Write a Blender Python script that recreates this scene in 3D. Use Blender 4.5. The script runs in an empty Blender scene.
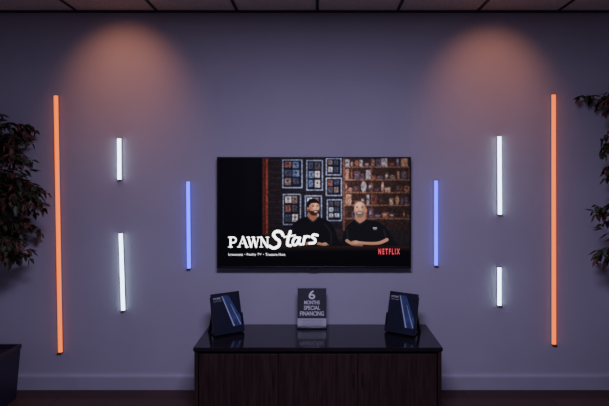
import bpy, bmesh, math, random
import numpy as np
from mathutils import Vector, Matrix
random.seed(7)
scene = bpy.context.scene
COL = scene.collection

# ---------------------------------------------------------------- materials
def mat_new(name, color, rough=0.5, metal=0.0, noise=0.0, nscale=8.0, bump=0.0, bscale=60.0,
            stretch=(1,1,1), emis=None, estr=0.0, coat=0.0, trans=0.0, spec=0.5):
    m = bpy.data.materials.new(name); m.use_nodes = True
    nt = m.node_tree; N = nt.nodes; L = nt.links
    b = N['Principled BSDF']
    b.inputs['Base Color'].default_value = (*color, 1)
    b.inputs['Roughness'].default_value = rough
    b.inputs['Metallic'].default_value = metal
    b.inputs['Coat Weight'].default_value = coat
    b.inputs['Transmission Weight'].default_value = trans
    b.inputs['Specular IOR Level'].default_value = spec
    tc = N.new('ShaderNodeTexCoord'); mp = N.new('ShaderNodeMapping')
    mp.inputs['Scale'].default_value = stretch
    L.new(tc.outputs['Object'], mp.inputs['Vector'])
    if noise > 0:
        n = N.new('ShaderNodeTexNoise'); n.inputs['Scale'].default_value = nscale
        n.inputs['Detail'].default_value = 5
        L.new(mp.outputs['Vector'], n.inputs['Vector'])
        r = N.new('ShaderNodeValToRGB')
        r.color_ramp.elements[0].position = .3; r.color_ramp.elements[1].position = .7
        r.color_ramp.elements[0].color = (*[c*(1-noise) for c in color], 1)
        r.color_ramp.elements[1].color = (*[min(1, c*(1+noise)) for c in color], 1)
        L.new(n.outputs['Fac'], r.inputs['Fac']); L.new(r.outputs['Color'], b.inputs['Base Color'])
    if bump > 0:
        n2 = N.new('ShaderNodeTexNoise'); n2.inputs['Scale'].default_value = bscale
        L.new(mp.outputs['Vector'], n2.inputs['Vector'])
        bp = N.new('ShaderNodeBump'); bp.inputs['Strength'].default_value = bump
        bp.inputs['Distance'].default_value = 0.004
        L.new(n2.outputs['Fac'], bp.inputs['Height']); L.new(bp.outputs['Normal'], b.inputs['Normal'])
    if emis:
        b.inputs['Emission Color'].default_value = (*emis, 1)
        b.inputs['Emission Strength'].default_value = estr
    return m

M_wall = mat_new('wall_paint', (0.45, 0.435, 0.485), 0.75, noise=0.03, nscale=2.5, bump=0.12, bscale=140)
M_ceil = mat_new('ceiling_tile', (0.72, 0.64, 0.56), 0.95, noise=0.18, nscale=90, bump=0.4, bscale=120)
M_tbar = mat_new('ceiling_grid_metal', (0.05, 0.045, 0.045), 0.6)
M_base = mat_new('baseboard_paint', (0.44, 0.42, 0.47), 0.45, noise=0.03, nscale=6)
M_blk = mat_new('black_plastic', (0.012, 0.012, 0.014), 0.35)
M_alu = mat_new('aluminium_channel', (0.45, 0.45, 0.47), 0.4, metal=0.9)
M_top = mat_new('black_gloss_top', (0.014, 0.012, 0.014), 0.13, noise=0.2, nscale=30, coat=0.3, spec=.45)
M_wood = mat_new('walnut_veneer', (0.038, 0.020, 0.016), 0.42, noise=0.45, nscale=5, stretch=(14, 14, 1.0), bump=0.1, bscale=20)
M_dark = mat_new('dark_gap', (0.006, 0.005, 0.005), 0.8)
M_steel = mat_new('trim_metal', (0.4, 0.4, 0.42), 0.35, metal=1.0)
M_bark = mat_new('bark', (0.08, 0.05, 0.035), 0.85, noise=0.4, nscale=25, stretch=(1, 1, .3), bump=0.6, bscale=40)
M_leafA = mat_new('leaf_green', (0.042, 0.058, 0.022), 0.55, noise=0.35, nscale=12)
M_leafB = mat_new('leaf_orange_lit', (0.115, 0.045, 0.030), 0.55, noise=0.35, nscale=12)  # reddish tint of the orange light put into the leaf colour
M_pot = mat_new('planter_glaze', (0.024, 0.018, 0.036), 0.4, noise=0.2, nscale=10)
M_soil = mat_new('soil', (0.03, 0.02, 0.015), 0.95, noise=0.5, nscale=50, bump=0.8, bscale=60)
M_acr = mat_new('clear_acrylic', (0.85, 0.88, 0.9), 0.05, trans=1.0)
M_navy = mat_new('brochure_navy', (0.010, 0.013, 0.03), 0.35, noise=0.25, nscale=20)
M_sky = mat_new('brochure_blue', (0.05, 0.08, 0.20), 0.35, noise=0.4, nscale=25)
M_pale = mat_new('brochure_pale', (0.45, 0.50, 0.65), 0.4)
M_paper = mat_new('paper_white', (0.55, 0.55, 0.58), 0.6)
M_char = mat_new('sign_charcoal', (0.05, 0.05, 0.058), 0.5)
M_ink = mat_new('sign_white_ink', (0.9, 0.9, 0.9), 0.5)
M_grey = mat_new('grey_ink', (0.12, 0.12, 0.14), 0.6)

def floor_mat():
    m = bpy.data.materials.new('dark_plank_floor'); m.use_nodes = True
    nt = m.node_tree; N = nt.nodes; L = nt.links; b = N['Principled BSDF']
    tc = N.new('ShaderNodeTexCoord'); br = N.new('ShaderNodeTexBrick')
    br.inputs['Scale'].default_value = 1.0
    br.inputs['Brick Width'].default_value = 1.2; br.inputs['Row Height'].default_value = .14
    br.inputs['Mortar Size'].default_value = .003
    br.inputs['Color1'].default_value = (.060, .028, .019, 1); br.inputs['Color2'].default_value = (.090, .042, .028, 1)
    br.inputs['Mortar'].default_value = (.01, .006, .005, 1)
    L.new(tc.outputs['Object'], br.inputs['Vector']); L.new(br.outputs['Color'], b.inputs['Base Color'])
    b.inputs['Roughness'].default_value = .5
    return m
M_floor = floor_mat()

def glow(name, col, s):
    return mat_new(name, (0.1, 0.1, 0.1) if name.startswith('led') else (0.3, 0.3, 0.3), 0.5, emis=col, estr=s)
M_or = glow('led_orange', (1.0, 0.150, 0.0), 1.95)
M_wh = glow('led_white', (0.58, 0.78, 1.0), 7.0)
M_bl = glow('led_blue', (0.035, 0.03, 1.0), 4.4)

# ---------------------------------------------------------------- geometry helpers
def link(ob, parent=None):
    COL.objects.link(ob)
    if parent: ob.parent = parent
    return ob
def empty(name, loc=(0,0,0), rot=(0,0,0)):
    e = bpy.data.objects.new(name, None); e.empty_display_size = .1
    e.location = loc; e.rotation_euler = rot
    COL.objects.link(e); return e
def bm_box(bm, x0, x1, y0, y1, z0, z1, mi=0):
    vs = [bm.verts.new((x, y, z)) for x in (x0, x1) for y in (y0, y1) for z in (z0, z1)]
    for f in ((0,1,3,2),(4,6,7,5),(0,4,5,1),(2,3,7,6),(0,2,6,4),(1,5,7,3)):
        fc = bm.faces.new([vs[i] for i in f]); fc.material_index = mi
    return vs
def fin(name, bm, mats, parent=None, bevel=0, smooth=False, loc=None, rot=None):
    bmesh.ops.recalc_face_normals(bm, faces=bm.faces)
    me = bpy.data.meshes.new(name); bm.to_mesh(me); bm.free()
    for m in (mats if isinstance(mats, (list, tuple)) else [mats]): me.materials.append(m)
    if smooth:
        for p in me.polygons: p.use_smooth = True
    ob = bpy.data.objects.new(name, me); link(ob, parent)
    if loc: ob.location = loc
    if rot: ob.rotation_euler = rot
    if bevel:
        md = ob.modifiers.new('bevel', 'BEVEL'); md.width = bevel; md.segments = 2
        md.limit_method = 'ANGLE'
    return ob
def box(name, x0, x1, y0, y1, z0, z1, mat, parent=None, bevel=0):
    bm = bmesh.new(); bm_box(bm, x0, x1, y0, y1, z0, z1)
    return fin(name, bm, mat, parent, bevel)
def panel(name, pts, mat, parent, y):   # flat polygon in XZ facing -Y
    bm = bmesh.new(); vs = [bm.verts.new((p[0], y, p[1])) for p in pts]
    f = bm.faces.new(vs); f.normal_update()
    me = bpy.data.meshes.new(name); 
    if f.normal.y > 0: f.normal_flip()
    bm.to_mesh(me); bm.free(); me.materials.append(mat)
    return link(bpy.data.objects.new(name, me), parent)
def text(name, body, w, h, cx, cz, y, mat, parent, bold=0.0, shear=0.0):
    cu = bpy.data.curves.new(name, 'FONT'); cu.body = body; cu.align_x = 'CENTER'; cu.align_y = 'CENTER'
    cu.offset = bold; cu.shear = shear; cu.resolution_u = 3
    ob = bpy.data.objects.new(name, cu); COL.objects.link(ob)
    bpy.context.view_layer.update()
    dg = bpy.context.evaluated_depsgraph_get()
    me = bpy.data.meshes.new_from_object(ob.evaluated_get(dg)); me.name = name
    bpy.data.objects.remove(ob); bpy.data.curves.remove(cu)
    co = np.array([v.co[:] for v in me.vertices]); mn = co.min(0); mx = co.max(0)
    for v in me.vertices:
        u = (v.co.x-mn[0])/(mx[0]-mn[0])-.5; t = (v.co.y-mn[1])/(mx[1]-mn[1])-.5
        v.co = (cx+u*w, y, cz+t*h)
    me.materials.clear(); me.materials.append(mat); me.update()
    return link(bpy.data.objects.new(name, me), parent)
def bm_tube(bm, pts, rads, n=8, mi=0):
    rings = []
    for i, p in enumerate(pts):
        p = Vector(p)
        a = Vector(pts[max(0, i-1)]); c = Vector(pts[min(len(pts)-1, i+1)])
        t = (c-a).normalized()
        u = t.cross(Vector((0.31, 0.9, 0.11))).normalized(); w = t.cross(u)
        rings.append([bm.verts.new(p + rads[i]*(math.cos(k*2*math.pi/n)*u + math.sin(k*2*math.pi/n)*w)) for k in range(n)])
    for i in range(len(rings)-1):
        for k in range(n):
            f = bm.faces.new((rings[i][k], rings[i][(k+1)%n], rings[i+1][(k+1)%n], rings[i+1][k]))
            f.smooth = True; f.material_index = mi
    bm.faces.new(rings[0]); bm.faces.new(rings[-1])

# ---------------------------------------------------------------- room shell
H = 2.885; XL, XR, YR = -3.3, 3.5, -6.0
box('floor', XL-.15, XR+.15, YR-.15, .15, -.1, 0, M_floor)
box('wall_back', XL-.15, XR+.15, 0, .15, 0, H, M_wall)
box('wall_left', XL-.15, XL, YR, 0, 0, H, M_wall)
box('wall_right', XR, XR+.15, YR, 0, 0, H, M_wall)
box('wall_rear', XL-.15, XR+.15, YR-.15, YR, 0, H, M_wall)
ceil = box('ceiling', XL-.15, XR+.15, YR-.15, .15, H, H+.1, M_ceil)
bm = bmesh.new()
x = 0.098 - 6*.61
while x < XR:
    if x > XL: bm_box(bm, x-.011, x+.011, YR, 0, H-.006, H)
    x += .61
y = -.45
while y > YR:
    bm_box(bm, XL, XR, y-.011, y+.011, H-.0055, H); y -= .61
bm_box(bm, XL, XR, -.02, 0, H-.014, H)
g = fin('ceiling_grid', bm, M_tbar, ceil)
def baseboard(name, a, b):
    bm = bmesh.new()
    prof = [(0,0),(-.016,0),(-.016,.095),(-.012,.108),(-.006,.114),(-.004,.124),(0,.124)]
    A = [bm.verts.new((a, p[0], p[1])) for p in prof]; B = [bm.verts.new((b, p[0], p[1])) for p in prof]
    n = len(prof)
    for i in range(n): bm.faces.new((A[i], A[(i+1)%n], B[(i+1)%n], B[i]))
    bm.faces.new(A); bm.faces.new(B)
    return fin(name, bm, M_base)
baseboard('baseboard_back', XL, XR)
o = baseboard('baseboard_left', YR, 0); o.rotation_euler = (0, 0, math.pi/2); o.location = (XL, 0, 0)
o = baseboard('baseboard_right', 0, -YR); o.rotation_euler = (0, 0, -math.pi/2); o.location = (XR, 0, 0)

# ---------------------------------------------------------------- LED light bars
def led(xt, zt, xb, zb, mat, w=.030):
    L = math.hypot(xt-xb, zt-zb); ang = math.atan2(xt-xb, zt-zb)
    bm = bmesh.new(); h = w/2; hl = L/2
    cd_ = .008
    bm_box(bm, -h, h, -cd_, 0, -hl, hl, 0)
    n = 8; prof = [(-(h-.001)*math.cos(math.pi*i/n), -cd_-.016*math.sin(math.pi*i/n)) for i in range(n+1)]
    A = [bm.verts.new((p[0], p[1], -hl+.004)) for p in prof]; B = [bm.verts.new((p[0], p[1], hl-.004)) for p in prof]
    for i in range(n):
        f = bm.faces.new((A[i], A[i+1], B[i+1], B[i])); f.material_index = 1
    bm_box(bm, -h, h, -.025, 0, hl-.004, hl, 0); bm_box(bm, -h, h, -.025, 0, -hl, -hl+.004, 0)
    fin('led_light_bar', bm, [M_alu, mat], loc=((xt+xb)/2, -.002, (zt+zb)/2), rot=(0, ang, 0))
led(-1.891, 2.2405, -1.857, .2845, M_or, .034)
led(1.896, 2.248, 1.898, .345, M_or, .034)
led(-1.410, 1.9145, -1.408, 1.596, M_wh)
led(-1.398, 1.194, -1.379, .603, M_wh)
led(1.483, 1.9297, 1.487, 1.331, M_wh)
led(1.483, .9365, 1.483, .6408, M_wh)
led(-.886, 1.5885, -.879, .9215, M_bl, .030)
led(1.0014, 1.596, 1.0014, .944, M_bl, .030)

# ---------------------------------------------------------------- television picture (flat image on the panel)
PX0, PX1, PY0, PY1 = 218.4, 409.8, 158.2, 268.2
SS = 3
nx = int((PX1-PX0)*SS); ny = int((PY1-PY0)*SS)
gx = np.linspace(PX0, PX1, nx); gy = np.linspace(PY0, PY1, ny)
X, Y = np.meshgrid(gx, gy)
img = np.zeros((ny, nx, 3)); img[:] = (3, 3, 5)
rng = np.random.default_rng(4)
def blend(a, col):
    global img
    a = np.clip(a, 0, 1)[..., None]; img = img*(1-a) + np.array(col, float)*a
def cov(d, soft=.35): return np.clip(.5 - d/(2*soft), 0, 1)
def ell(cx, cy, rx, ry, col, rot=0, soft=.4, al=1, clip=None):
    c, s = math.cos(rot), math.sin(rot)
    u = (X-cx)*c+(Y-cy)*s; v = -(X-cx)*s+(Y-cy)*c
    d = (np.sqrt((u/rx)**2+(v/ry)**2)-1)*min(rx, ry)
    a = cov(d, soft)*al
    if clip is not None: a = a*clip
    blend(a, col)
def rect(x0, y0, x1, y1, col, soft=.3, al=1):
    d = np.maximum(np.abs(X-(x0+x1)/2)-(x1-x0)/2, np.abs(Y-(y0+y1)/2)-(y1-y0)/2)
    blend(cov(d, soft)*al, col)
def segd(a, b):
    ax, ay = a; bx, by = b; dx, dy = bx-ax, by-ay
    t = np.clip(((X-ax)*dx+(Y-ay)*dy)/(dx*dx+dy*dy+1e-9), 0, 1)
    return np.hypot(X-ax-t*dx, Y-ay-t*dy)
def smooth(pts, k=6):
    P = [pts[0]]+list(pts)+[pts[-1]]; out = []
    for i in range(1, len(P)-2):
        p0, p1, p2, p3 = [np.array(q, float) for q in P[i-1:i+3]]
        for j in range(k):
            t = j/k
            out.append(.5*((2*p1)+(p2-p0)*t+(2*p0-5*p1+4*p2-p3)*t*t+(-p0+3*p1-3*p2+p3)*t**3))
    out.append(np.array(pts[-1], float)); return out
def stroke(pts, w, col, sm=True, soft=.3, al=1, w2=None):
    P = smooth(pts) if sm and len(pts) > 2 else pts
    a = np.zeros_like(X); n = len(P)-1
    for i in range(n):
        ww = w if w2 is None else w+(w2-w)*i/max(1, n-1)
        a = np.maximum(a, cov(segd(P[i], P[i+1])-ww/2, soft))
    blend(a*al, col)
def poly(pts, col, soft=.4, al=1, sm=False):
    if sm: pts = smooth(list(pts)+[pts[0]])
    ins = np.zeros_like(X, bool); d = np.full_like(X, 1e9); n = len(pts)
    for i in range(n):
        a = pts[i]; b = pts[(i+1) % n]
        d = np.minimum(d, segd(a, b))
        if abs(a[1]-b[1]) > 1e-9:
            cr = ((a[1] > Y) != (b[1] > Y)) & (X < (b[0]-a[0])*(Y-a[1])/(b[1]-a[1])+a[0])
            ins ^= cr
    blend(cov(np.where(ins, -d, d), soft)*al, col)
def blur(k):
    global img
    for _ in range(2):
        for ax in (0, 1):
            acc = img.copy()
            for s_ in range(1, k+1): acc = acc+np.roll(img, s_, ax)+np.roll(img, -s_, ax)
            img = acc/(2*k+1)

rect(262, 150, 420, 256, (34, 27, 28), 1.5)
rect(219, 158, 262, 240, (7, 7, 10), 3)
rect(243, 160, 258, 215, (14, 12, 16), 2)
rect(262.5, 157, 268, 236, (130, 52, 36), .5); rect(264.6, 157, 265.5, 236, (45, 16, 12), .3)
rect(268.5, 157, 281, 236, (26, 20, 22), .5)
for yy in range(160, 236, 6):
    rect(269, yy, 280.5, yy+.7, (52, 36, 34), .3, .7)
rect(281, 157, 344, 230, (24, 20, 24), .5)
# framed photographs and magazines
frames = [(282.5,159.5,302.5,188.5),(306.5,160,323,191),(326,158,341.5,175.5),(326,178,342,196.5),
          (283,194.5,301,226),(305,196,322,224),(327,200,342,222)]
for n_, (a,b,c,d) in enumerate(frames):
    rect(a,b,c,d,(150,158,178),.3); rect(a+.9,b+.9,c-.9,d-.9,(16,16,23),.3)
    rows = 3 if d-b > 20 else 2; cols = 2
    cw = (c-a-4)/cols; rh = (d-b-4)/rows
    for i in range(cols):
        for j in range(rows):
            colr = [(215,218,230),(140,114,98),(104,118,152),(230,216,200),(76,64,66),(150,84,66),(60,62,82)][rng.integers(7)]
            x0 = a+2.3+i*cw; y0 = b+2.3+j*rh
            w_ = cw-.9-rng.random()*1.2; h_ = rh-1.2-rng.random()*1.5
            rect(x0, y0, x0+w_, y0+h_, colr, .4, .8)
            ell(x0+w_*.5, y0+h_*.4, w_*.22, h_*.22, (34,28,32), al=.8)
            rect(x0+w_*.2, y0+h_*.72, x0+w_*.8, y0+h_*.86, (34,30,36), .3, .6)
# shelves crowded with small goods
rect(344, 157, 412, 230, (44, 29, 25), .6)
for yy in (166.5, 179.5, 192.5, 205.5, 219):
    xx = 345.5
    while xx < 409:
        w = 1.6+rng.random()*5; h = 3.5+rng.random()*7.5
        c = [(128,76,56),(96,56,46),(160,120,96),(60,44,46),(150,146,150),(76,60,76),(48,32,28),(116,102,88)][rng.integers(8)]
        if rng.random() < .35: ell(xx+w/2, yy-h/2, w/2, h/2, c, al=.85)
        else: rect(xx, yy-h, xx+w, yy, c, .4, .85)
        rect(xx+w*.2, yy-h*.7, xx+w*.7, yy-h*.4, [(200,186,170),(28,20,22),(120,66,50)][rng.integers(3)], .4, .6)
        xx += w+.2+rng.random()*2.0
    rect(344, yy, 412, yy+1.2, (116, 78, 58), .4)
rect(343, 157, 345, 232, (96, 60, 46), .3)
rect(371, 157, 372.2, 232, (96, 60, 46), .3)
blur(1)
nz = rng.random((ny//4+2, nx//4+2))
nzf = np.kron(nz, np.ones((4, 4)))[:ny, :nx]
img *= (.72+.5*nzf)[..., None]
img *= (.58+.56*np.exp(-((X-330)/58)**2-((Y-188)/46)**2))[..., None]
img[..., 2] *= 1.08
# man at left : black polo, dark hair and beard, turned to the right
poly([(286,252),(287,239),(290,229),(297,221.5),(305,218),(317,218),(327,221),(334,229),(338,240),(340,252)], (9,9,12), .6, 1, True)
stroke([(293,230),(291,240),(293,249)], 1.3, (26,26,33), soft=.8, al=.8)
stroke([(325,225),(331,234),(331,246)], 1.2, (26,26,33), soft=.8, al=.8)
poly([(308,213),(317,213),(318,219),(313,222.5),(308,219)], (114,72,58), .5)
stroke([(307.5,218),(313,223),(318.5,218)], 1.2, (24,24,30))
ell(312.8, 206.4, 6.0, 7.2, (17,12,12))                # hair mass
ell(314.0, 208.4, 4.9, 6.4, (172,116,94), rot=-.1)     # face
ell(316.0, 206.6, 2.6, 3.4, (214,156,130), soft=2)
ell(310.6, 209.5, 1.8, 4.0, (118,74,60), soft=1.6, al=.8)
ell(308.2, 208.8, 1.0, 1.8, (146,96,78))               # ear
poly([(308.8,209.5),(310.2,211.6),(312.8,211.8),(315.4,210.8),(317.8,211.1),(318.8,210.2),(318.4,213.6),(315.8,216.6),(311.6,216.2),(309.4,213.6)], (34,22,20), .5)
ell(315.7, 212.4, 1.6, .6, (180,160,150), soft=.3)     # smile
ell(315.7, 213.5, 1.4, .4, (120,64,56), soft=.3)
poly([(307.4,207.6),(307.4,202.8),(310,199.8),(315,199.3),(318.6,201.8),(319.2,204.8),(316.4,203.6),(311.2,203.9),(309.2,206.2),(308.8,208.6)], (15,11,11), .4)
stroke([(312.2,206.0),(314.4,205.7)], .65, (34,22,20)); stroke([(316.4,205.8),(318.2,206.3)], .65, (34,22,20))
ell(313.4,207.2,.8,.42,(26,17,17)); ell(317.3,207.3,.7,.42,(26,17,17))
stroke([(315.8,207.3),(316.8,209.5),(315.8,209.9)], .5, (130,84,68))
stroke([(300,247.5),(308,244.8),(316,244.6),(323,246)], 3.2, (146,98,80), w2=2.6)
ell(325, 245.6, 2.6, 1.8, (166,114,94)); stroke([(325,245),(328.4,246.2)], .9, (150,102,84))
# man at right : bald, grey goatee, black polo
poly([(340,252),(342,241),(345,231),(351,223.5),(358,220.5),(367,221),(378,223),(387,230),(393,240),(396,252)], (11,11,14), .6, 1, True)
stroke([(347,231),(348,242)], 1.2, (28,28,36), soft=.8, al=.8); stroke([(384,231),(387,243)], 1.3, (28,28,36), soft=.8, al=.8)
poly([(355,215),(365,215),(366,221),(360,224.5),(355,221)], (138,90,74), .5)
stroke([(354.5,220.5),(360,225),(366.5,220.5)], 1.2, (26,26,34))
ell(360.2, 210.4, 5.8, 7.9, (176,120,98))
ell(358.8, 206.6, 3.4, 3.6, (216,160,134), soft=2.2)
ell(364.4, 211, 2.0, 5.0, (128,82,68), soft=1.8, al=.8)
ell(366.0, 211, 1.0, 1.9, (150,98,80)); ell(354.6,211.2,.7,1.5,(150,98,80))
stroke([(365.2,206),(366.0,208.6)], 1.3, (86,76,72), al=.8)
poly([(355.6,212.6),(357.5,212.3),(360,211.8),(362.6,212.3),(364.6,212.6),(364,216.4),(361.2,218.8),(357.8,218.4),(355.8,215.6)], (88,74,68), .6)
ell(359.6, 213.8, 1.9, .6, (180,164,154)); ell(359.6, 214.8, 1.7, .4, (110,58,50))
stroke([(356,207.2),(358.3,206.8)], .65, (76,54,46)); stroke([(361,206.8),(363.6,207.3)], .65, (76,54,46))
ell(357.3,208.4,.9,.5,(32,22,22)); ell(362.2,208.5,.9,.5,(32,22,22))
stroke([(359.4,208.3),(358.6,210.8),(359.9,211.2)], .55, (126,80,66))
stroke([(387,241),(379,244.4),(368,244.8),(358,243.8)], 3.4, (150,102,84), w2=2.8)
stroke([(347,242),(353,245.6),(362,246.8)], 3.2, (138,94,78), w2=2.6)
ell(356, 243.6, 2.6, 1.8, (166,116,96))
for k in range(4): stroke([(354.4-.3*k, 242.4+.9*k), (352, 242.8+.9*k)], .75, (158,108,90))
rect(373, 228.5, 377, 229.6, (150,150,165)); rect(373.6, 230.2, 376.6, 230.9, (110,110,130))
rect(262, 247.6, 412, 253, (56, 35, 26), 1.0, .85)
def sst(a, b, v):
    t = np.clip((v-a)/(b-a), 0, 1); return t*t*(3-2*t)
fade = (1-.97*sst(243, 254, Y))*(.35+.65*sst(260, 268, X))
img = img*fade[..., None]+np.array((2.5, 2.5, 4))*(1-fade[..., None])
# title lettering
Wt = (250, 250, 252)
def serif(x, y, w=3.0): stroke([(x-w/2, y), (x+w/2, y)], .8, Wt, False, .2)
T, B = 238.6, 248.4
stroke([(230.6,T),(230.6,B)], 2.0, Wt, False); serif(230.6,B,4); serif(230.2,T,3.4)
stroke([(231,T),(234.5,T+.2),(236.2,T+2.6),(234.5,T+5.2),(231,T+5.4)], 1.5, Wt)
stroke([(243.0,T-.4),(239.0,B)], 1.1, Wt, False); stroke([(243.0,T-.4),(246.8,B)], 2.1, Wt, False)
stroke([(240.6,T+6.2),(245,T+6.2)], .9, Wt, False); serif(239,B,3); serif(247,B,3.2)
stroke([(248.4,T),(251.2,B)], 2.0, Wt, False); stroke([(251.2,B),(253.8,T)], 1.0, Wt, False)
stroke([(253.4,T),(256.2,B)], 2.0, Wt, False); stroke([(256.2,B),(258.6,T)], 1.0, Wt, False)
serif(248.2,T,3); serif(253.4,T,3); serif(258.8,T,2.6)
stroke([(261.4,B),(261.4,T)], 1.1, Wt, False); stroke([(261.2,T),(267.4,B)], 2.1, Wt, False)
stroke([(267.6,B),(267.6,T)], 1.1, Wt, False); serif(261.4,B,2.8); serif(260.8,T,2.4); serif(267.6,T,2.8)
for off, col, g in (((.8,.9),(8,8,12),.8), ((0,0),Wt,0)):
    q = lambda P: [(a+off[0], b+off[1]) for a, b in P]
    stroke(q([(283,236.5),(281,233.2),(276,232.8),(273.6,236),(276,239.6),(279.4,242.6),(278.6,247.4),(273.6,249.6),(269.6,247.6)]), 3.0+g, col)
    stroke(q([(290.5,232.6),(288.0,241),(287.6,246.2),(290.6,247.0)]), 2.8+g, col)
    stroke(q([(284.2,238.4),(295,236.6)]), 1.7+g, col)
    stroke(q([(299.4,239.4),(295.6,238.8),(293.0,242.4),(293.6,246.2),(296.6,245.6),(299.4,240.2)]), 2.3+g, col)
    stroke(q([(300,239),(298.8,244.4),(301.2,245.8)]), 2.4+g, col)
    stroke(q([(304.8,237.8),(303.4,245.4)]), 2.6+g, col)
    stroke(q([(304.2,240.8),(306.8,237.6),(309.6,238.2)]), 2.2+g, col)
    stroke(q([(317.6,236.6),(314.0,235.8),(312.2,238.2),(315.2,240.8),(314.6,244),(309.6,244.8)]), 2.5+g, col)
img = np.clip(img, 0, 255)

s = img/255.; lin = np.where(s <= .04045, s/12.92, ((s+.055)/1.055)**2.4)
lin = lin*(1+2.2*sst(.7, 1.0, lin.min(-1)))[..., None]      # HDR highlights for the white lettering
TVW, TVH = 1.457, .836
TVC = (0.073, 0, 1.3515)
tv = empty('television', (TVC[0], 0, TVC[2]))
hw, hh = TVW/2, TVH/2
bz = .010
me = bpy.data.meshes.new('screen_picture')
vx = np.linspace(-hw+bz, hw-bz, nx); vz = np.linspace(hh-bz, -hh+.014, ny)
VX, VZ = np.meshgrid(vx, vz)
co = np.stack([VX, np.full_like(VX, -.0605), VZ], -1).reshape(-1, 3)
idx = np.arange(nx*ny).reshape(ny, nx)
quads = np.stack([idx[:-1, :-1], idx[1:, :-1], idx[1:, 1:], idx[:-1, 1:]], -1).reshape(-1, 4)
nf = len(quads)
me.vertices.add(nx*ny); me.vertices.foreach_set('co', co.ravel())
me.loops.add(nf*4); me.loops.foreach_set('vertex_index', quads.ravel().astype(np.int32))
me.polygons.add(nf); me.polygons.foreach_set('loop_start', np.arange(0, nf*4, 4, dtype=np.int32))
try: me.polygons.foreach_set('loop_total', np.full(nf, 4, dtype=np.int32))
except Exception: pass
me.update(calc_edges=True)
ca = me.color_attributes.new('picture', 'FLOAT_COLOR', 'POINT')
ca.data.foreach_set('color', np.concatenate([lin.reshape(-1, 3), np.ones((nx*ny, 1))], 1).astype(np.float32).ravel())
ms = bpy.data.materials.new('screen_picture'); ms.use_nodes = True
b = ms.node_tree.nodes['Principled BSDF']
b.inputs['Base Color'].default_value = (.003, .003, .004, 1); b.inputs['Roughness'].default_value = .25
b.inputs['Specular IOR Level'].default_value = .25
at = ms.node_tree.nodes.new('ShaderNodeAttribute'); at.attribute_name = 'picture'
ms.node_tree.links.new(at.outputs['Color'], b.inputs['Emission Color'])
b.inputs['Emission Strength'].default_value = 1.8
ms.cycles.emission_sampling = 'NONE'
me.materials.append(ms)
link(bpy.data.objects.new('screen_picture', me), tv)
box('cabinet', -hw, hw, -.060, -.028, -hh, hh, M_blk, tv, .003)
bm = bmesh.new()
for a in ((-hw, -hw+bz, -hh, hh), (hw-bz, hw, -hh, hh), (-hw+bz, hw-bz, hh-bz, hh), (-hw+bz, hw-bz, -hh, -hh+.014)):
    bm_box(bm, a[0], a[1], -.064, -.060, a[2], a[3])
fin('bezel', bm, M_blk, tv, .001)
box('rear_electronics', -.45, .45, -.028, -.012, -.33, .12, M_blk, tv, .004)
box('wall_bracket', -.25, .25, -.030, 0, -.12, .12, M_steel, tv)
box('bottom_sensor', -.03, .03, -.062, -.045, -hh-.006, -hh, M_blk, tv, .001)
M_txt = glow('screen_text_white', (.8, .8, .85), 1.8); M_red = glow('screen_text_red', (1.0, .002, .004), 1.0)
for m in (M_txt, M_red): m.cycles.emission_sampling = 'NONE'
def scr(px, py):
    return (-hw+bz+(px-PX0)/(PX1-PX0)*(TVW-2*bz), hh-bz-(py-PY0)/(PY1-PY0)*(TVH-bz-.014))
for nm, body, a, c, yy, h in (('genre_text_a','Irreverent',228.5,243,256.0,.020),('genre_text_b','Reality TV',247,261.5,256.2,.022),('genre_text_c','Treasure Hunt',265.5,285.5,256.0,.020)):
    p0 = scr(a, yy); p1 = scr(c, yy)
    text(nm, body, p1[0]-p0[0], h, (p0[0]+p1[0])/2, p0[1], -.0611, M_txt, tv, .0)
for nm, px in (('dot_a', 245), ('dot_b', 263.6)):
    p = scr(px, 256); panel(nm, [(p[0]+.0025*math.cos(k), p[1]+.0025*math.sin(k)) for k in np.linspace(0, 2*math.pi, 9)[:-1]], M_txt, tv, -.0611)
p0 = scr(378.5, 253); p1 = scr(400, 253)
text('service_logo', 'N E T F L I X', p1[0]-p0[0], .044, (p0[0]+p1[0])/2, p0[1], -.0611, M_red, tv, .035)

# ---------------------------------------------------------------- media console
con = empty('media_console', (.1025, 0, 0))
w2 = .8205
bm = bmesh.new()
bm_box(bm, -w2+.006, -w2+.03, -.520, -.015, .06, .47)
bm_box(bm, w2-.03, w2-.006, -.520, -.015, .06, .47)
bm_box(bm, -w2+.03, w2-.03, -.50, -.015, .06, .085)
bm_box(bm, -w2+.03, w2-.03, -.03, -.015, .085, .47)
for xx in (-.27, .27): bm_box(bm, xx-.01, xx+.01, -.50, -.03, .085, .47)
fin('carcass', bm, M_wood, con, .0015)
box('plinth', -w2+.05, w2-.05, -.48, -.05, 0, .06, M_dark, con)
box('gloss_top', -w2, w2, -.53, -.017, .474, .500, M_top, con, .003)
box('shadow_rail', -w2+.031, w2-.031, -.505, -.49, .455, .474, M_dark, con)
for i in range(3):
    a = -w2+.034+i*(2*w2-.068)/3; c = a+(2*w2-.068)/3
    box('door_panel_%d' % (i+1), a+.003, c-.003, -.520, -.502, .075, .455, M_wood, con, .002)
    xh = c-.03 if i != 2 else a+.03
    box('door_pull_%d' % (i+1), xh-.004, xh+.004, -.532, -.520, .24, .33, M_dark, con, .002)

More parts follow.
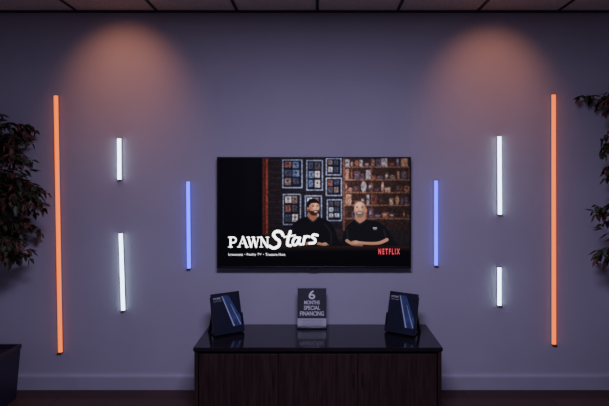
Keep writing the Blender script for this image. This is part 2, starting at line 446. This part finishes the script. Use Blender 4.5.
# ---------------------------------------------------------------- brochure displays
def brochure(loc, yaw, mir):
    e = empty('brochure_display', loc, (0, 0, yaw))
    lean = math.radians(17); W = .108; hh2 = .285
    f = empty('brochure_body', (0, 0, 0), (-lean, 0, 0)); f.parent = e; f.location = (0, -.035, .010)
    box('holder_back', -W-.004, W+.004, .014, .017, 0, hh2-.02, M_blk, f)
    box('brochure_stack', -W, W, 0, .013, .001, hh2, M_navy, f, .001)
    y0 = -.0006
    sx = mir
    panel('cover_sky', [(sx*-.02, .285*.93), (sx*.02, .93*.285), (sx*.10, .10), (sx*.10, .02), (sx*.045, .02)], M_sky, f, y0)
    panel('cover_stripe', [(sx*-.03, .262), (sx*-.022, .262), (sx*.056, .02), (sx*.044, .02)], M_pale, f, y0-.0004)
    panel('cover_stripe_thin', [(sx*.03, .20), (sx*.033, .20), (sx*.096, .055), (sx*.092, .045)], M_pale, f, y0-.0004)
    text('cover_title', 'HOME', .055, .014, -.065, .250, y0-.0004, M_paper, f, .02)
    text('cover_subtitle', 'theater & audio', .06, .008, -.062, .232, y0-.0004, M_paper, f)
    box('holder_pocket', -W-.004, W+.004, -.010, -.007, -.001, .045, M_navy, f)
    box('holder_side_a', -W-.006, -W-.002, -.010, .017, -.001, .13, M_blk, f)
    box('holder_side_b', W+.002, W+.006, -.010, .017, -.001, .13, M_blk, f)
    bm = bmesh.new()
    v = [bm.verts.new(p) for p in ((-W,-.025,.012),(W,-.025,.012),(W,.105,.002),(-W,.105,.002),(-W,-.025,.002),(W,-.025,.002))]
    bm.faces.new((v[0],v[1],v[2],v[3])); bm.faces.new((v[4],v[5],v[2],v[3])); bm.faces.new((v[0],v[1],v[5],v[4]))
    fin('holder_foot', bm, M_blk, e)
    bm = bmesh.new()
    for s_ in (-1, 1):
        q = [bm.verts.new(p) for p in ((s_*W,.105,.001),(s_*W,.098,.001),(s_*W*.9,.034,.19),(s_*W*.9,.041,.19))]
        r = [bm.verts.new(p) for p in ((s_*(W-.02),.105,.001),(s_*(W-.02),.098,.001),(s_*(W*.9-.02),.034,.19),(s_*(W*.9-.02),.041,.19))]
        for i in range(4): bm.faces.new((q[i], q[(i+1)%4], r[(i+1)%4], r[i]))
        bm.faces.new(q); bm.faces.new(r)
    fin('easel_leg', bm, M_blk, e)
    return e
brochure((-.545, -.235, .5), math.radians(32), 1)
brochure((.700, -.235, .5), math.radians(-32), 1)

# ---------------------------------------------------------------- financing sign
sg = empty('tabletop_sign', (.058, -.13, .5))
tl = empty('sign_body', (0, 0, .004), (math.radians(-6), 0, 0)); tl.parent = sg
box('card', -.106, .106, 0, .003, .003, .290, M_paper, tl)
panel('charcoal_field', [(-.106,.072),(.106,.072),(.106,.290),(-.106,.290)], M_char, tl, -.0006)
text('sign_number', '6', .050, .066, 0, .243, -.0012, M_ink, tl, .02)
text('sign_line_a', 'MONTHS', .115, .028, 0, .187, -.0012, M_ink, tl, .02)
text('sign_line_b', 'SPECIAL', .120, .030, 0, .148, -.0012, M_ink, tl, .02)
text('sign_line_c', 'FINANCING', .176, .032, 0, .107, -.0012, M_ink, tl, .02)
for i in range(4):
    text('fine_print_%d' % i, ['for purchases made with card','minimum monthly payments','see associate for details','subject to credit approval'][i], .15, .008, 0, .058-i*.013, -.0012, M_grey, tl)
box('acrylic_back', -.110, .110, .0035, .0055, 0, .294, M_acr, tl)
box('acrylic_lip', -.110, .110, -.007, -.004, 0, .02, M_acr, tl)
box('acrylic_base', -.110, .110, -.010, .075, 0, .004, M_acr, sg)

# ---------------------------------------------------------------- ficus trees
def ficus(loc, height, zlow, radius, seed, nbr):
    R = random.Random(seed)
    e = empty('potted_ficus_tree', loc)
    bm = bmesh.new(); 
    def ring(h, z): return [bm.verts.new((a*h, b_*h, z)) for a, b_ in ((-1,-1),(1,-1),(1,1),(-1,1))]
    rs = [ring(.185, 0), ring(.205, .36), ring(.210, .36), ring(.210, .39), ring(.19, .39), ring(.185, .35)]
    for i in range(len(rs)-1):
        for k in range(4): bm.faces.new((rs[i][k], rs[i][(k+1)%4], rs[i+1][(k+1)%4], rs[i+1][k]))
    bm.faces.new(rs[0])
    fin('planter', bm, M_pot, e, .006)
    box('soil', -.186, .186, -.186, .186, .30, .36, M_soil, e)
    bm = bmesh.new(); leaves = bmesh.new()
    def leaf(p, d, L):
        d = d.normalized(); up = Vector((R.uniform(-.4,.4), R.uniform(-.4,.4), 1)); s_ = d.cross(up)
        if s_.length < .05: s_ = Vector((1,0,0))
        s_.normalize(); n_ = s_.cross(d)
        w = L*.23; mi = 1 if R.random() < .42 else 0
        pts = [p, p+d*L*.3-s_*w-n_*-.006, p+d*L*.65-s_*w*.8-n_*.004, p+d*L-n_*.014, p+d*L*.65+s_*w*.8-n_*.004, p+d*L*.3+s_*w-n_*-.006]
        mid = [p+d*L*.3-n_*.004, p+d*L*.65-n_*.012]
        v = [leaves.verts.new(q) for q in pts]; m_ = [leaves.verts.new(q) for q in mid]
        for fc in ((v[0],v[1],m_[0]),(v[0],m_[0],v[5]),(v[1],v[2],m_[1],m_[0]),(m_[0],m_[1],v[4],v[5]),(v[2],v[3],m_[1]),(m_[1],v[3],v[4])):
            f = leaves.faces.new(fc); f.material_index = mi; f.smooth = True
    ymax = -loc[1]-.06
    def clampy(p):
        if p.y > ymax: p.y = ymax-R.random()*.03
        return p
    trunks = []
    for ph in (0, math.pi):
        pts = []; n = 12
        for i in range(n+1):
            t = i/n; z = .34+t*(height*.80-.34); a = ph+t*6.5; rr = .022*(1-t*.4)
            pts.append(Vector((rr*math.cos(a)+.02*math.sin(3*t), rr*math.sin(a), z)))
        bm_tube(bm, pts, [.017*(1-.55*i/n) for i in range(n+1)], 8); trunks.append(pts)
    for k in range(nbr):
        z0 = zlow+(height*.80-zlow)*R.random()**.8
        tp = trunks[k % 2]; i = min(range(len(tp)), key=lambda q: abs(tp[q].z-z0)); base = tp[i]
        az = R.uniform(0, 2*math.pi); el = R.uniform(.1, 1.1)
        if k < 7: el = 1.25
        frac = (base.z-zlow)/(height-zlow)
        L = radius*(.75+.4*R.random())*(1.0-.35*max(0, frac-.4))
        dirv = Vector((math.cos(az)*math.cos(el), math.sin(az)*math.cos(el), math.sin(el)))
        pts = [base.copy()]; p = base.copy(); n = 7
        for j in range(n):
            dirv = (dirv+Vector((R.uniform(-.16,.16), R.uniform(-.16,.16), -.11+R.uniform(-.08,.08)))).normalized()
            p = clampy(p+dirv*L/n)
            if p.z > height: p.z = height-R.random()*.03
            pts.append(p.copy())
        bm_tube(bm, pts, [.006*(1-.75*j/n) for j in range(n+1)], 5)
        for j in range(2, n+1):
            for q in range(2):
                td = (dirv+Vector((R.uniform(-1,1), R.uniform(-1,1), R.uniform(-.7,.5)))).normalized()
                tw = [pts[j].copy()]; pp = pts[j].copy(); TL = R.uniform(.06, .15)
                for s_ in range(3):
                    td = (td+Vector((0,0,-.12))).normalized(); pp = clampy(pp+td*TL/3); tw.append(pp.copy())
                    for _ in range(2):
                        ld = (td*.6+Vector((R.uniform(-1,1), R.uniform(-1,.6), R.uniform(-.9,.3)))).normalized()
                        if pp.y+ld.y*.07 > -loc[1]-.012: ld.y = -abs(ld.y)
                        leaf(pp, ld, R.uniform(.045, .078))
                bm_tube(bm, tw, [.0022, .0019, .0015, .001], 4)
    fin('trunk_and_branches', bm, M_bark, e)
    me_ = bpy.data.meshes.new('foliage'); leaves.to_mesh(me_); leaves.free()
    me_.materials.append(M_leafA); me_.materials.append(M_leafB)
    link(bpy.data.objects.new('foliage', me_), e)
ficus((-2.29, -.34, 0), 2.60, 1.0, .34, 3, 50)
ficus((2.49, -.40, 0), 2.76, .95, .44, 11, 52)

# ---------------------------------------------------------------- light fixtures and added ambient fill
def downlight(x, y, tx, ty, tz, power):
    e = empty('recessed_downlight', (x, y, H))
    bm = bmesh.new(); n = 32
    pr = [(.075, -.0065), (.072, -.010), (.055, -.010), (.050, -.002), (.050, 0)]
    rs = [[bm.verts.new((r*math.cos(2*math.pi*k/n), r*math.sin(2*math.pi*k/n), z)) for k in range(n)] for r, z in pr]
    for i in range(len(rs)-1):
        for k in range(n): bm.faces.new((rs[i][k], rs[i][(k+1)%n], rs[i+1][(k+1)%n], rs[i+1][k]))
    fin('trim_ring', bm, M_base, e, smooth=True)
    bm = bmesh.new(); bm.faces.new([bm.verts.new((.05*math.cos(2*math.pi*k/n), .05*math.sin(2*math.pi*k/n), -.003)) for k in range(n)])
    fin('lens', bm, glow('lamp_lens', (1, .6, .35), 2.0), e)
    ld = bpy.data.lights.new('spot_bulb', 'SPOT'); ld.energy = power; ld.color = (1.0, .38, .19)
    ld.spot_size = math.radians(74); ld.spot_blend = 1.0; ld.shadow_soft_size = .06
    lo = bpy.data.objects.new('spot_bulb', ld); link(lo, e); lo.location = (0, 0, -.02)
    d = Vector((tx-x, ty-y, tz-H+.02)); lo.rotation_euler = d.to_track_quat('-Z', 'Y').to_euler()
downlight(-1.37, -.72, -1.37, 0, 2.32, 24)
downlight(1.42, -.72, 1.42, 0, 2.28, 21)

pl = empty('ambient_fill_panel', (.1, -2.6, H))  # unseen overhead panel, added to give the room its dim ambient light
box('fill_panel_frame', -.60, .60, -.30, .30, -.02, 0, M_base, pl, .003)
box('fill_panel_diffuser', -.57, .57, -.27, .27, -.023, -.0205, glow('fill_panel_lens', (.45, .45, 1), .25), pl)
ad = bpy.data.lights.new('fill_panel_lamp', 'AREA'); ad.shape = 'RECTANGLE'; ad.size = 1.1; ad.size_y = .5
ad.energy = 82; ad.color = (.66, .58, 1.0)
ao = bpy.data.objects.new('fill_panel_lamp', ad); link(ao, pl); ao.location = (0, 0, -.03)

w = bpy.data.worlds.new('World'); scene.world = w; w.use_nodes = True
w.node_tree.nodes['Background'].inputs[0].default_value = (.01, .01, .02, 1)

# ---------------------------------------------------------------- camera
cd = bpy.data.cameras.new('camera'); cam = bpy.data.objects.new('camera', cd); COL.objects.link(cam)
cam.location = (.1, -3.8, 1.634); cam.rotation_euler = (math.pi/2, 0, 0)
cd.sensor_width = 36; cd.lens = 498/609*36
cd.shift_x = -13.1/609; cd.shift_y = -28/609
cd.clip_start = .05
scene.camera = cam
